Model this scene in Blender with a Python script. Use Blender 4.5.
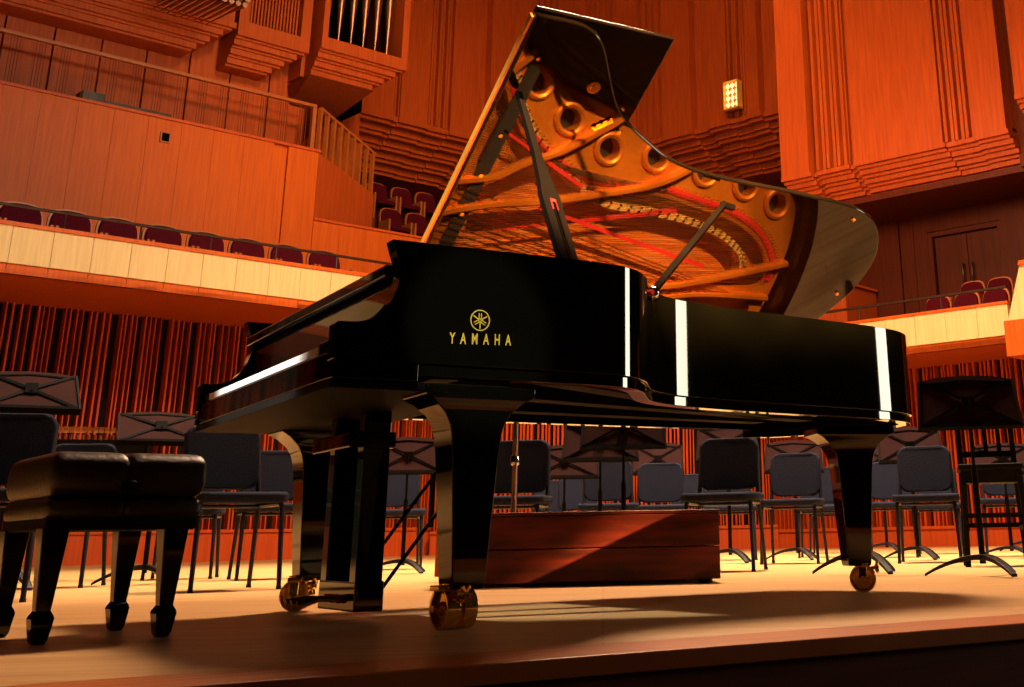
import bpy, bmesh, math, random
from mathutils import Vector, Matrix
random.seed(7)
PI = math.pi
S = bpy.context.scene
for o in list(bpy.data.objects): bpy.data.objects.remove(o)
COL = S.collection

# ------------------------------------------------------------------ camera
CAM_F, CAM_PX, CAM_PY, PITCH, ROLL, CAM_H = 1232.05, 685.7, 96.3, .3429, -.0201, .2238
cd = bpy.data.cameras.new('camera'); cam = bpy.data.objects.new('camera', cd); COL.objects.link(cam)
cd.sensor_fit = 'HORIZONTAL'; cd.sensor_width = 36; cd.lens = 36*CAM_F/1024
cd.shift_x = (512-CAM_PX)/1024; cd.shift_y = (CAM_PY-343.5)/1024
cd.clip_start = .05; cd.clip_end = 200
cp, sp, cr, sr = math.cos(PITCH), math.sin(PITCH), math.cos(ROLL), math.sin(ROLL)
Rv = Vector((cr, -sr*sp, sr*cp)); Uv = Vector((-sr, -cr*sp, cr*cp)); Fv = Vector((0, cp, sp))
cam.matrix_world = Matrix(((Rv.x, Uv.x, -Fv.x, 0), (Rv.y, Uv.y, -Fv.y, 0), (Rv.z, Uv.z, -Fv.z, CAM_H), (0, 0, 0, 1)))
S.camera = cam

# ------------------------------------------------------------------ light
S.view_settings.view_transform = 'Standard'; S.view_settings.look = 'None'
S.view_settings.gamma = 1; S.view_settings.exposure = 0; S.view_settings.use_curve_mapping = False
wd = bpy.data.worlds.new('world'); S.world = wd; wd.use_nodes = True
wd.node_tree.nodes['Background'].inputs[0].default_value = (1, .35, .12, 1)
wd.node_tree.nodes['Background'].inputs[1].default_value = .004
def aim(o, p, t):
    o.location = p; o.rotation_euler = (Vector(t)-Vector(p)).to_track_quat('-Z', 'Y').to_euler()
def area(name, p, t, sx, sy, power, col):
    l = bpy.data.lights.new(name, 'AREA'); l.shape = 'RECTANGLE'; l.size = sx; l.size_y = sy; l.energy = power; l.color = col
    o = bpy.data.objects.new(name, l); COL.objects.link(o); aim(o, p, t); return o
def spot(name, p, t, ang, power, col, rad=.15, blend=.5):
    l = bpy.data.lights.new(name, 'SPOT'); l.spot_size = math.radians(ang); l.spot_blend = blend; l.energy = power; l.color = col; l.shadow_soft_size = rad
    o = bpy.data.objects.new(name, l); COL.objects.link(o); aim(o, p, t); return o
WARM = (1, .80, .52)
area('key_stage_light', (.1, 10.6, 8.6), (0, 6.2, 0), 1.5, 1.5, 2000, (1, .62, .37))
for x, y in ((-4.2, 10.5), (-2.0, 14.0), (.6, 11.5), (2.2, 15.0), (3.6, 10.5)):
    spot('overhead_orchestra_spotlight', (x, y, 9.5), (x, y, 0), 62, 4600, (1, .86, .56), .4, .9)
spot('overhead_orchestra_spotlight', (-3.0, 7.6, 9.5), (-3.0, 7.6, 0), 30, 2200, (1, .86, .56), .4, .9)
spot('front_fill_light', (0, -2, 9), (0, 2.2, 0), 26, 70, (1, .34, .24), .5, .8)
for k, (x, y) in enumerate(((-0.548, 4.54), (-0.316, 4.788), (-0.078, 5.027), (0.157, 5.253), (0.364, 5.448))):
    spot('plate_spotlight', (x+4.1, y-6.3, 8.9), (x, y, 1.0), 5.2, 54000, (1, .50, .15), .06, .5)
spot('logo_fill_light', (2.0, -4.5, 5.5), (-.595, 3.505, .785), 2.7, 4200, (1, .86, .6), .03, .3)  # unseen narrow spot added only to brighten the gold lettering
spot('keyboard_fill_light', (-7, 1.5, 3.6), (-1.38, 3.97, .78), 9, 5500, (1, .90, .78), .06, .4)  # unseen spot added at the left to brighten the key fronts
spot('audience_left_spotlight', (-5.5, -2.0, 6.5), (-.95, 4.2, 1.3), 8.5, 4500, (1, .76, .5), .10, .5)
area('stage_side_light', (8.6, 6.4, 2.3), (0, 4.2, 1.4), 1.15, 2.0, 135, (1, .88, .66))
spot('hall_wash_left', (3, 9.5, 13), (-3.0, 20.5, 6.6), 56, 5200, (1, .52, .20), .8, .8)
spot('hall_wash_right', (1, 8.5, 13), (5.0, 19, 7.5), 56, 2600, (1, .52, .20), .8, .8)
spot('hall_wash_back', (-1, 12, 14), (-.5, 27, 10.5), 60, 3500, (1, .50, .22), .8, .8)
area('balcony_wash_left', (-1.5, 12, 8), (-6.5, 17.5, 3.8), 3, 1, 300, (1, .84, .58))
area('slat_wall_wash', (.8, 15, 6), (1.5, 22, .6), 6, 1, 420, (1, .50, .22))

# ------------------------------------------------------------------ materials
def ramp(nt, fac, cols):
    r = nt.nodes.new('ShaderNodeValToRGB'); r.color_ramp.elements[0].position = cols[0][0]; r.color_ramp.elements[0].color = (*cols[0][1], 1)
    r.color_ramp.elements[-1].position = cols[-1][0]; r.color_ramp.elements[-1].color = (*cols[-1][1], 1)
    for p, c in cols[1:-1]:
        e = r.color_ramp.elements.new(p); e.color = (*c, 1)
    nt.links.new(fac, r.inputs[0]); return r.outputs[0]
def mat(name, col, rough=.5, metal=0, ior=1.5, col2=None, scale=(8, 8, 8), detail=3, bump=0, spec=.5, coat=0, lo=.35, hi=.65):
    m = bpy.data.materials.new(name); m.use_nodes = True; nt = m.node_tree; b = nt.nodes['Principled BSDF']
    b.inputs['Roughness'].default_value = rough; b.inputs['Metallic'].default_value = metal; b.inputs['IOR'].default_value = ior
    b.inputs['Specular IOR Level'].default_value = spec; b.inputs['Coat Weight'].default_value = coat
    if col2 is None: col2 = tuple(c*.85 for c in col)
    tc = nt.nodes.new('ShaderNodeTexCoord'); mp = nt.nodes.new('ShaderNodeMapping'); mp.inputs['Scale'].default_value = scale
    n = nt.nodes.new('ShaderNodeTexNoise'); n.inputs['Scale'].default_value = 1; n.inputs['Detail'].default_value = detail
    nt.links.new(tc.outputs['Object'], mp.inputs[0]); nt.links.new(mp.outputs[0], n.inputs[0])
    nt.links.new(ramp(nt, n.outputs[0], [(lo, col2), (hi, col)]), b.inputs['Base Color'])
    if bump:
        bp = nt.nodes.new('ShaderNodeBump'); bp.inputs['Strength'].default_value = bump; bp.inputs['Distance'].default_value = .01
        nt.links.new(n.outputs[0], bp.inputs['Height']); nt.links.new(bp.outputs[0], b.inputs['Normal'])
    return m
M = {}
M['polish'] = mat('black_lacquer', (.003, .003, .002), .035, 0, 1.5)
M['lid_polish'] = mat('black_lid_lacquer', (.006, .004, .003), .03, 0, 1.52)
M['satin_black'] = mat('satin_black', (.005, .004, .003), .7, spec=.08)
M['gold'] = mat('gold_plate_paint', (.95, .30, .035), .36, .5, 1.5, (.85, .25, .025), (30, 30, 30))
M['brass'] = mat('polished_brass', (1, .68, .14), .12, .9, 1.5, (.85, .48, .10), (40, 40, 40))
M['brass_dull'] = mat('brushed_brass', (1, .58, .10), .4, .25)
M['gilt'] = mat('gilt_lettering', (1, .78, .10), .5, .85)
M['steel'] = mat('string_steel', (.85, .62, .40), .25, 1)
M['chrome'] = mat('chrome', (.8, .8, .8), .08, 1)
M['copper'] = mat('copper_winding', (.9, .35, .14), .3, 1)
M['spruce'] = mat('spruce_soundboard', (.80, .26, .05), .4, 0, 1.5, (.55, .13, .02), (4, 60, 4))
M['felt_red'] = mat('red_felt', (.75, .02, .02), .9)
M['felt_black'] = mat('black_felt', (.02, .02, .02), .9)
M['maple'] = mat('maple_bridge', (.75, .45, .16), .4)
M['ivory'] = mat('white_keytop', (.85, .83, .82), .15)
M['ebony'] = mat('black_keytop', (.01, .01, .01), .2)
M['leather'] = mat('black_leather', (.020, .017, .013), .38, 0, 1.5, (.012, .010, .008), (60, 60, 60), 4, .25)
M['fabric'] = mat('dark_blue_fabric', (.015, .016, .032), .95, 0, 1.5, (.010, .011, .022), (160, 160, 160), 2, .4, spec=.1)
M['tube'] = mat('dark_powder_coat', (.012, .010, .018), .4, spec=.25)
M['stand'] = mat('stand_desk_enamel', (.030, .011, .011), .9, spec=.03)
M['stand_dark'] = mat('stand_black_enamel', (.006, .005, .006), .7, spec=.05)
M['podium'] = mat('mahogany', (.12, .013, .006), .4, 0, 1.5, (.035, .004, .003), (3, 3, 22), 5, .05, spec=.3)
M['seat_red'] = mat('crimson_velvet', (.085, .003, .013), .85, 0, 1.5, (.06, .002, .009), (50, 50, 50), spec=.1)
M['seat_wood'] = mat('seat_beech', (.42, .11, .02), .4)
M['wood_orange'] = mat('orange_veneer', (.62, .12, .009), .45, 0, 1.5, (.52, .09, .006), (26, 26, 1.2), 5, spec=.22)
M['wood_red'] = mat('red_brown_veneer', (.46, .083, .014), .45, 0, 1.5, (.35, .058, .010), (26, 26, 1.2), 5, spec=.22)
M['wood_skirt'] = mat('skirting_veneer', (.58, .095, .018), .45, 0, 1.5, (.48, .075, .014), (26, 26, 1.2), 5, spec=.22)
M['wood_dark'] = mat('dark_wall_veneer', (.22, .040, .008), .5, 0, 1.5, (.16, .028, .006), (26, 26, 1.2), 5, spec=.22)
M['wood_pale'] = mat('pale_maple_veneer', (.80, .64, .36), .5, 0, 1.5, (.72, .56, .29), (26, 26, 1.5), 5, spec=.22)
M['slat'] = mat('slat_wood', (.55, .075, .012), .45, 0, 1.5, (.42, .055, .008), (20, 20, 2), spec=.22)
M['slat_gap'] = mat('slat_backing', (.010, .003, .002), .9, spec=.22)
M['wood_shaded'] = mat('shaded_recess_veneer', (.10, .016, .004), .5, 0, 1.5, (.07, .011, .003), (26, 26, 1.2), 5, spec=.2)  # shade of the recesses put into the colour as darker wood
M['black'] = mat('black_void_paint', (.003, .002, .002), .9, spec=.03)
M['pipe'] = mat('organ_pipe_tin', (.36, .20, .13), .38, 1)
M['rail_dark'] = mat('dark_rail_metal', (.03, .012, .01), .4)
M['rubber'] = mat('rubber', (.01, .01, .01), .8)
M['crystal'] = mat('glowing_crystal', (1, .8, .5), .2)
b_ = M['crystal'].node_tree.nodes['Principled BSDF']; b_.inputs['Emission Color'].default_value = (1, .62, .25, 1); b_.inputs['Emission Strength'].default_value = 1.5

def floor_mat():
    m = bpy.data.materials.new('stage_planks'); m.use_nodes = True; nt = m.node_tree; b = nt.nodes['Principled BSDF']
    tc = nt.nodes.new('ShaderNodeTexCoord'); mp = nt.nodes.new('ShaderNodeMapping')
    mp.inputs['Rotation'].default_value = (0, 0, -math.radians(4))
    nt.links.new(tc.outputs['Object'], mp.inputs[0])
    br = nt.nodes.new('ShaderNodeTexBrick'); br.offset = .37; br.inputs['Scale'].default_value = 1
    br.inputs['Brick Width'].default_value = 1.9; br.inputs['Row Height'].default_value = .09; br.inputs['Mortar Size'].default_value = .0025
    br.inputs['Color1'].default_value = (.62, .40, .17, 1); br.inputs['Color2'].default_value = (.57, .355, .145, 1); br.inputs['Mortar'].default_value = (.42, .20, .08, 1)
    br.inputs['Bias'].default_value = 0
    nt.links.new(mp.outputs[0], br.inputs[0])
    m2 = nt.nodes.new('ShaderNodeMapping'); m2.inputs['Scale'].default_value = (1.3, 30, 1); nt.links.new(mp.outputs[0], m2.inputs[0])
    n = nt.nodes.new('ShaderNodeTexNoise'); n.inputs['Scale'].default_value = 1; n.inputs['Detail'].default_value = 6; nt.links.new(m2.outputs[0], n.inputs[0])
    g = ramp(nt, n.outputs[0], [(.3, (.80, .62, .52)), (.62, (1, 1, 1))])
    mx = nt.nodes.new('ShaderNodeMixRGB'); mx.blend_type = 'MULTIPLY'; mx.inputs[0].default_value = .9
    nt.links.new(br.outputs[0], mx.inputs[1]); nt.links.new(g, mx.inputs[2]); nt.links.new(mx.outputs[0], b.inputs['Base Color'])
    b.inputs['Roughness'].default_value = .42; b.inputs['Specular IOR Level'].default_value = .35
    return m
M['floor'] = floor_mat()
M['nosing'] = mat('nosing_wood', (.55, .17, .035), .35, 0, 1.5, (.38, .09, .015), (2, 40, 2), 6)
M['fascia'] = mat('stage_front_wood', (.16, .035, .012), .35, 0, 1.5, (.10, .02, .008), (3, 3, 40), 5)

# ------------------------------------------------------------------ mesh helpers
class G:
    def __init__(s): s.v = []; s.f = []; s.sm = []
    def add(s, vs, fs, smooth=False):
        k = len(s.v); s.v += [tuple(v) for v in vs]; s.f += [tuple(i+k for i in f) for f in fs]; s.sm += [smooth]*len(fs); return s
    def box(s, x0, x1, y0, y1, z0, z1, F=None):
        vs = [(x, y, z) for x in (x0, x1) for y in (y0, y1) for z in (z0, z1)]
        if F: vs = [F(*v) for v in vs]
        return s.add(vs, [(0, 1, 3, 2), (4, 6, 7, 5), (0, 4, 5, 1), (2, 3, 7, 6), (0, 2, 6, 4), (1, 5, 7, 3)])
    def loft(s, rings, cap=True, smooth=True, close=True):
        n = len(rings[0]); vs = [p for r in rings for p in r]; fs = []
        for i in range(len(rings)-1):
            for j in range(n if close else n-1):
                a = i*n+j; b = i*n+(j+1) % n; fs.append((a, b, b+n, a+n))
        k = len(s.v); s.add(vs, fs, smooth)
        if cap and close:
            s.f += [tuple(k+j for j in range(n))[::-1], tuple(k+(len(rings)-1)*n+j for j in range(n))]; s.sm += [False, False]
        return s
    def tube(s, pts, r, n=8, cap=True):
        pts = [Vector(p) for p in pts]; rs = r if isinstance(r, (list, tuple)) else [r]*len(pts); rings = []
        prev = None
        for i, p in enumerate(pts):
            t = (pts[min(i+1, len(pts)-1)]-pts[max(i-1, 0)]).normalized()
            if prev is None:
                u = t.cross(Vector((0, 0, 1)));  u = u if u.length > .05 else t.cross(Vector((1, 0, 0)))
            else: u = prev - t*prev.dot(t)
            u.normalize(); prev = u; w = t.cross(u)
            rings.append([p+(u*math.cos(a)+w*math.sin(a))*rs[i] for a in [2*PI*k/n for k in range(n)]])
        return s.loft(rings, cap)
    def bar(s, p, q, a, b, up=(0, 0, 1), a2=None, b2=None):   # rectangular bar, a across, b along up
        p = Vector(p); q = Vector(q); t = (q-p).normalized(); u = t.cross(Vector(up)).normalized(); w = u.cross(t)
        a2 = a if a2 is None else a2; b2 = b if b2 is None else b2
        rr = [[c+u*x*aa/2+w*y*bb/2 for x, y in ((-1, -1), (1, -1), (1, 1), (-1, 1))] for c, aa, bb in ((p, a, b), (q, a2, b2))]
        return s.loft(rr, True, False)
    def disc(s, c, ax, r, h, n=20, r2=None):
        c = Vector(c); ax = Vector(ax).normalized(); return s.tube([c-ax*h/2, c+ax*h/2], [r, r if r2 is None else r2], n)
    def lathe(s, c, prof, n=20, ax=(0, 0, 1)):
        c = Vector(c); ax = Vector(ax).normalized(); u = ax.orthogonal().normalized(); w = ax.cross(u)
        return s.loft([[c+ax*z+(u*math.cos(a)+w*math.sin(a))*r for a in [2*PI*k/n for k in range(n)]] for r, z in prof])
    def ring(s, c, ax, R, r, n=24, m=8):
        c = Vector(c); ax = Vector(ax).normalized(); u = ax.orthogonal().normalized(); w = ax.cross(u); vs = []; fs = []
        for i in range(n):
            a = 2*PI*i/n; d = u*math.cos(a)+w*math.sin(a)
            for j in range(m):
                b = 2*PI*j/m; vs.append(c+d*(R+r*math.cos(b))+ax*r*math.sin(b))
        for i in range(n):
            for j in range(m): fs.append((i*m+j, ((i+1) % n)*m+j, ((i+1) % n)*m+(j+1) % m, i*m+(j+1) % m))
        return s.add(vs, fs, True)
    def wall_open(s, line, t, F, h0, h1):
        full = line; inn = offset(line, t); inn[0] = (line[0][0], line[0][1]+t); inn[-1] = (line[-1][0], line[-1][1]-t)
        rings = [[F(*a, h0), F(*a, h1), F(*b, h1), F(*b, h0)] for a, b in zip(line, inn)]
        return s.loft(rings, True, True)
    def prism(s, poly, F, h0, h1, smooth=False):   # poly of (a,b); F(a,b,h)->point
        n = len(poly); vs = [F(a, b, h0) for a, b in poly]+[F(a, b, h1) for a, b in poly]
        k = len(s.v); s.add(vs, [(i, (i+1) % n, (i+1) % n+n, i+n) for i in range(n)], smooth)
        s.f += [tuple(k+i for i in range(n))[::-1], tuple(k+n+i for i in range(n))]; s.sm += [False]*2
        return s
    def wall(s, line, t, F, h0, h1, smooth=True):  # closed outline offset inward by t, extruded h0..h1
        n = len(line); inn = offset(line, t)
        rings = [[F(a, b, h0) for a, b in line], [F(a, b, h1) for a, b in line], [F(a, b, h1) for a, b in inn], [F(a, b, h0) for a, b in inn]]
        vs = [p for r in rings for p in r]; fs = []
        for i in range(4):
            for j in range(n):
                a = i*n+j; b = i*n+(j+1) % n; c = ((i+1) % 4)*n; fs.append((a, b, c+(j+1) % n, c+j))
        return s.add(vs, fs, smooth)
def offset(line, t):
    n = len(line); A = sum(line[i][0]*line[(i+1) % n][1]-line[(i+1) % n][0]*line[i][1] for i in range(n)); sg = 1 if A > 0 else -1; out = []
    for i in range(n):
        p0, p1, p2 = Vector(line[i-1]), Vector(line[i]), Vector(line[(i+1) % n])
        d1 = (p1-p0).normalized(); d2 = (p2-p1).normalized(); n1 = Vector((-d1.y, d1.x))*sg; n2 = Vector((-d2.y, d2.x))*sg
        m = (n1+n2); m = m/ max(m.length_squared/2, .35); out.append(tuple(p1+m*t))
    return out
def spline(pts, k=6, closed=False):
    out = []; n = len(pts)
    for i in range(n if closed else n-1):
        P = [Vector(pts[(i+j) % n] if closed else pts[min(max(i+j, 0), n-1)]) for j in (-1, 0, 1, 2)]
        for q in range(k):
            t = q/k; out.append(tuple(.5*((2*P[1])+(-P[0]+P[2])*t+(2*P[0]-5*P[1]+4*P[2]-P[3])*t*t+(-P[0]+3*P[1]-3*P[2]+P[3])*t**3)))
    if not closed: out.append(tuple(pts[-1]))
    return out
def obj(name, g, m, parent=None, bevel=0, loc=None, rz=0, seg=2, angle=35, merge=False, **props):
    me = bpy.data.meshes.new(name); me.from_pydata([tuple(v) for v in g.v], [], g.f); me.update()
    me.polygons.foreach_set('use_smooth', [bool(x) or bevel > 0 for x in g.sm])
    bm = bmesh.new(); bm.from_mesh(me)
    if merge: bmesh.ops.remove_doubles(bm, verts=bm.verts, dist=.0003)
    bmesh.ops.recalc_face_normals(bm, faces=bm.faces); bm.to_mesh(me); bm.free()
    me.set_sharp_from_angle(angle=math.radians(angle))
    me.materials.append(M[m] if isinstance(m, str) else m)
    o = bpy.data.objects.new(name, me); COL.objects.link(o)
    if parent: o.parent = parent
    if loc: o.location = loc
    o.rotation_euler.z = rz
    if bevel:
        b = o.modifiers.new('bevel', 'BEVEL'); b.width = bevel; b.segments = seg; b.limit_method = 'ANGLE'; b.angle_limit = math.radians(40); b.harden_normals = True
    for k, v in props.items(): o[k] = v
    return o
def thing(name, label, cat, loc=(0, 0, 0), rz=0, group=None):
    o = bpy.data.objects.new(name, None); COL.objects.link(o); o.location = loc; o.rotation_euler.z = rz
    o['label'] = label; o['category'] = cat; o.empty_display_size = .1
    if group: o['group'] = group
    return o
def tag(o, label, cat, group=None):
    o['label'] = label; o['category'] = cat
    if group: o['group'] = group
    return o
def dup(root, loc, rz=0, label=None, group=None, scale=None):
    def cp_(o, par):
        c = o.copy(); COL.objects.link(c); c.parent = par
        for ch in kids.get(o.name, []): cp_(ch, c)
        return c
    kids = {}
    for o in root.children_recursive: kids.setdefault(o.parent.name, []).append(o)
    r = cp_(root, None); r.location = loc; r.rotation_euler.z = rz
    if label: r['label'] = label
    if group: r['group'] = group
    if scale: r.scale = scale
    return r
def struct(name, g, m, **k): return obj(name, g, m, kind='structure', **k)
ROOTS = {}

# ------------------------------------------------------------------ piano frame
PX, PY, YAW, W = -.9417, 3.2791, .5794, 1.606
LC, LS = math.cos(YAW), math.sin(YAW)
def p2w(l, w, z=0): return Vector((PX+l*LC-w*LS, PY+l*LS+w*LC, z))

# ------------------------------------------------------------------ stage
g = G()
e0, e1 = p2w(-8, -.62), p2w(14, -.62)
g.add([(e0.x, e0.y, 0), (e1.x, e1.y, 0), (14, 26, 0), (-14, 26, 0), (-16, 4, 0)], [(0, 1, 2, 3, 4)])
g.add([(e0.x, e0.y, -.03), (e1.x, e1.y, -.03), (14, 26, -.03), (-14, 26, -.03), (-16, 4, -.03)], [(4, 3, 2, 1, 0)])
struct('floor', g, 'floor')
PF = lambda l, w, z: p2w(l, w, z)
g = G().box(-8, 14, -.86, -.6205, -.04, 0, None)
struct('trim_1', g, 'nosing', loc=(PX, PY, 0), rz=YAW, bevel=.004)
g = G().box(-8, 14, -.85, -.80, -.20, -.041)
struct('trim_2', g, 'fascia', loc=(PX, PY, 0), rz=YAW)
g = G().box(-8, 14, -.70, -.66, -1.0, -.20)
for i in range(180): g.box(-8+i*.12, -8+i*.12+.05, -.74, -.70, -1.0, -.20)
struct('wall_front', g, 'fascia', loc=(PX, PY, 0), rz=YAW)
g = G().box(-12, 14, -14, -.66, -1.05, -1.0)
struct('floor_lower', g, 'slat_gap', loc=(PX, PY, 0), rz=YAW)  # dark of the unlit audience side put into the colour

# ------------------------------------------------------------------ hall frames: s along wall, o toward the stage, z up
class Fr:
    def __init__(s, o, d): s.o = o; L = math.hypot(*d); s.d = (d[0]/L, d[1]/L); s.rz = math.atan2(s.d[1], s.d[0])
    # object space: x = s, y = -o (away from the stage is +y)
def fobj(F, name, g, m, **k): return obj(name, g, m, loc=(F.o[0], F.o[1], 0), rz=F.rz, **k)
def fw(F, s, o, z=0): return Vector((F.o[0]+F.d[0]*s+F.d[1]*o, F.o[1]+F.d[1]*s-F.d[0]*o, z))
def fb(g, s0, s1, o0, o1, z0, z1): return g.box(s0, s1, -o1, -o0, z0, z1)
FL = Fr((-8.8, 17.9), (.700, .715)); FR = Fr((3.9, 20.04), (.792, -.611)); FM = Fr((-4.4, 22.0), (5.7, -.1))
K = dict(kind='structure')
# slatted walls round the stage with a plain skirting
def slatwall(F, name, s0, s1, z0, z1, dens, seed):
    rnd = random.Random(seed); back = G(); fb(back, s0, s1, -.30, -.16, 0, z1+.3); fobj(F, name, back, 'slat_gap', **K)
    g = G(); s = s0; k = 0
    while s < s1:
        w = rnd.choice((.016, .022, .028))*(1.3 if dens < .9 else 1); fb(g, s, s+w, -.16, rnd.choice((0, -.02, -.05)), z0, z1+.2)
        k += 1; s += w+(rnd.choice((.035, .05, .07)) if k % 4 else rnd.choice((.10, .13)))*dens
    fobj(F, name+'_slats', g, 'slat', **K)
slatwall(FL, 'wall_left', -6, 6.15, .44, 3.6, 1.15, 1)
slatwall(FM, 'wall_back', 0, 5.75, .38, 3.3, .62, 2)
slatwall(FR, 'wall_right', -3.3, 8, .30, 2.9, .8, 3)
for F, nm, a, b, h in ((FL, 'baseboard_left', -6, 6.2, .45), (FM, 'baseboard_back', -.05, 5.8, .38), (FR, 'baseboard_right', -3.3, 8, .30)):
    g = G(); fb(g, a, b, -.3, .02, 0, h-.045); fb(g, a, b, -.3, .05, h-.045, h); fobj(F, nm, g, 'wood_skirt', **K)
# left balcony: soffit, band, pale fascia panels, cap
g = G(); fb(g, -6, 7, -1.5, 2.0, 3.50, 3.56); fobj(FL, 'ceiling_balcony', g, 'wood_red', **K)
g = G(); s = -6.24
while s < 7: fb(g, s, s+.492, 1.93, 2.0, 3.50, 3.625); s += .5
fobj(FL, 'trim_3', g, 'wood_orange', **K)
g = G(); s = -6.24
while s < 7: fb(g, s, s+.494, 1.93, 2.03, 3.628, 4.10); s += .5
fobj(FL, 'trim_4', g, 'wood_pale', **K)
g = G(); fb(g, -6.24, 7, 1.80, 2.06, 4.10, 4.15); fb(g, -6.24, 7, 1.80, 1.92, 3.56, 4.10); fobj(FL, 'trim_5', g, 'wood_orange', **K)
g = G(); fb(g, -6, 7, .01, 1.75, 3.561, 3.718); fobj(FL, 'floor_balcony', g, 'wood_dark', **K)
# balcony floor and the orange panelled wall behind the seats
g = G(); s = -6.36
while s < 2.6: fb(g, s, s+.526, -.05, 0, 3.56, 6.60); s += .53
fb(g, -6.36, 3.47, -.2, -.051, 3.56, 6.60); fb(g, 2.91, 3.47, -.05, 0, 3.56, 6.60)
fobj(FL, 'wall_balcony', g, 'wood_orange', **K)
g = G(); s = 3.475
while s < 6.3: fb(g, s, s+.5, -.06, .01, 3.56, 5.40); s += .504
fobj(FL, 'wall_balcony_low', g, 'wood_orange', **K)
g = G(); fb(g, -6.36, 3.50, -.25, .03, 6.60, 6.645); fb(g, 3.475, 6.5, -.1, .04, 5.40, 5.44); fobj(FL, 'trim_6', g, 'wood_skirt', **K)
# dark vent in the panelled wall
v = G(); fb(v, .73, .89, .0, .03, 6.22, 6.39); v = fobj(FL, 'wall_vent', v, 'seat_wood'); tag(v, 'small square dark vent in the orange panelled balcony wall', 'vent')
vi = G(); fb(vi, .75, .87, .005, .034, 6.24, 6.37); obj('opening', vi, 'black', parent=v)
# stair parapet turning away, with balusters
g = G(); a = fw(FL, 3.47, 0); b = fw(FL, 5.05, -.75)
d = (b-a); dl = d.length; dn = d.normalized(); nn = Vector((dn.y, -dn.x, 0))
def sp_(t, o, z): return a+dn*t*dl+nn*o+Vector((0, 0, z))
top0, top1 = 6.60, 6.28
g.add([sp_(0, 0, 5.2), sp_(1, 0, 5.2), sp_(1, 0, top1), sp_(0, 0, top0), sp_(0, -.12, 5.2), sp_(1, -.12, 5.2), sp_(1, -.12, top1), sp_(0, -.12, top0)],
      [(0, 1, 2, 3), (7, 6, 5, 4), (3, 2, 6, 7), (1, 5, 6, 2), (0, 3, 7, 4), (0, 4, 5, 1)])
struct('wall_stair', g, 'wood_red')
st = thing('stair_railing', 'orange wooden railing with upright balusters sloping down beside the balcony stair', 'railing', tuple(a+Vector((0, 0, 6.6))))
g = G(); g.bar(sp_(.01, -.06, 7.42)-st.location, sp_(1.02, -.06, 7.07)-st.location, .08, .05); obj('handrail', g, 'seat_wood', parent=st, bevel=.008)
for i in range(9):
    t = .02+i*.96/8; z0 = top0+(top1-top0)*t-.02; z1 = 7.42-.35*t
    g = G(); g.bar(sp_(t, -.06, z0)-st.location, sp_(t, -.06, z1)-st.location, .075, .05, up=dn); obj('baluster', g, 'seat_wood', parent=st)
# slim-rod railing on top of the orange wall
rl = thing('balcony_railing', 'long slim-rod railing with an orange handrail on top of the left balcony wall', 'railing', tuple(fw(FL, 0, -.1, 6.64)), FL.rz)
g = G().box(-6, 3.40, -.04, .04, .78, .84); obj('handrail', g, 'seat_wood', parent=rl, bevel=.01)
g = G(); s = -5.9
while s < 3.2:
    for k in range(4): g.box(s+k*.042, s+k*.042+.008, -.005, .005, 0, .78)
    s += .36
obj('rods', g, 'wood_dark', parent=rl, kind='stuff')
g = G().box(3.33, 3.40, -.04, .04, 0, .78); obj('post', g, 'seat_wood', parent=rl)
# equipment shelf behind rods
t_ = G(); fb(t_, -.4, 1.0, -.62, -.32, 6.76, 6.81); fb(t_, -.3, -.2, -.6, -.35, 6.6, 6.76); fb(t_, .8, .9, -.6, -.35, 6.6, 6.76); fb(t_, -.4, -.05, -.62, -.32, 6.81, 6.9)
tag(fobj(FL, 'bench', t_, 'rail_dark'), 'low dark bench standing behind the slim-rod railing', 'bench')
# upper left wall behind the railing
g = G(); s = -8
while s < 2.9: fb(g, s, s+.69, -.8, -.7, 6.0, 8.6); s += .72
fb(g, -8, 3.35, -1.1, -.801, 6.0, 8.6); fb(g, 3.35, 5.6, -2.6, -2.4, 6.0, 13); fobj(FL, 'wall_upper_left', g, 'wood_red', **K)
g = G(); fb(g, -8, 3.46, -.7, -.26, 6.5, 6.6); fobj(FL, 'floor_upper', g, 'wood_dark', **K)
# organ case : three bays with stepped cornices below
def steps(g, s0, s1, o, z, n=4, dz=.13, do=.14, ds=.10, back=-2.3):
    for k in range(n):
        fb(g, s0+ds*k, s1-ds*k, back, o-do*k, z-dz*(k+1)+.045, z-dz*k); fb(g, s0+ds*k, s1-ds*k-.03, back, o-do*k-.05, z-dz*(k+1), z-dz*(k+1)+.045)
oc = thing('organ_case', 'red-brown wooden organ case with stepped cornices and tall metal pipes above the left balcony', 'organ', tuple(fw(FL, 3.2, 0, 0)), FL.rz)
OX = 3.2
def ob(g, s0, s1, o0, o1, z0, z1): return g.box(s0-OX, s1-OX, -o1, -o0, z0, z1)
def osteps(s0, s1, o, z, nm='cornice', n=4):
    g = G()
    for k in range(n):
        ob(g, s0, s1-.17*k, -2.2, o-.10*k, z-.14*(k+1)+.04, z-.14*k); ob(g, s0, s1-.17*k-.05, -2.2, o-.10*k-.06, z-.14*(k+1), z-.14*(k+1)+.045)
    obj(nm, g, 'wood_red', parent=oc)
osteps(3.19, 4.93, .3, 8.50); osteps(1.80, 3.12, 0, 8.45); osteps(-4, 1.72, .1, 8.50)
g = G(); ob(g, 3.19, 3.30, -.3, .3, 8.5, 13); ob(g, 4.80, 4.93, -.3, .3, 8.5, 13); ob(g, 3.30, 4.80, .1, .3, 8.5, 8.62); ob(g, 4.93, 5.0, -2.2, .2, 8.5, 13); obj('case_frame', g, 'wood_red', parent=oc)
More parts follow.
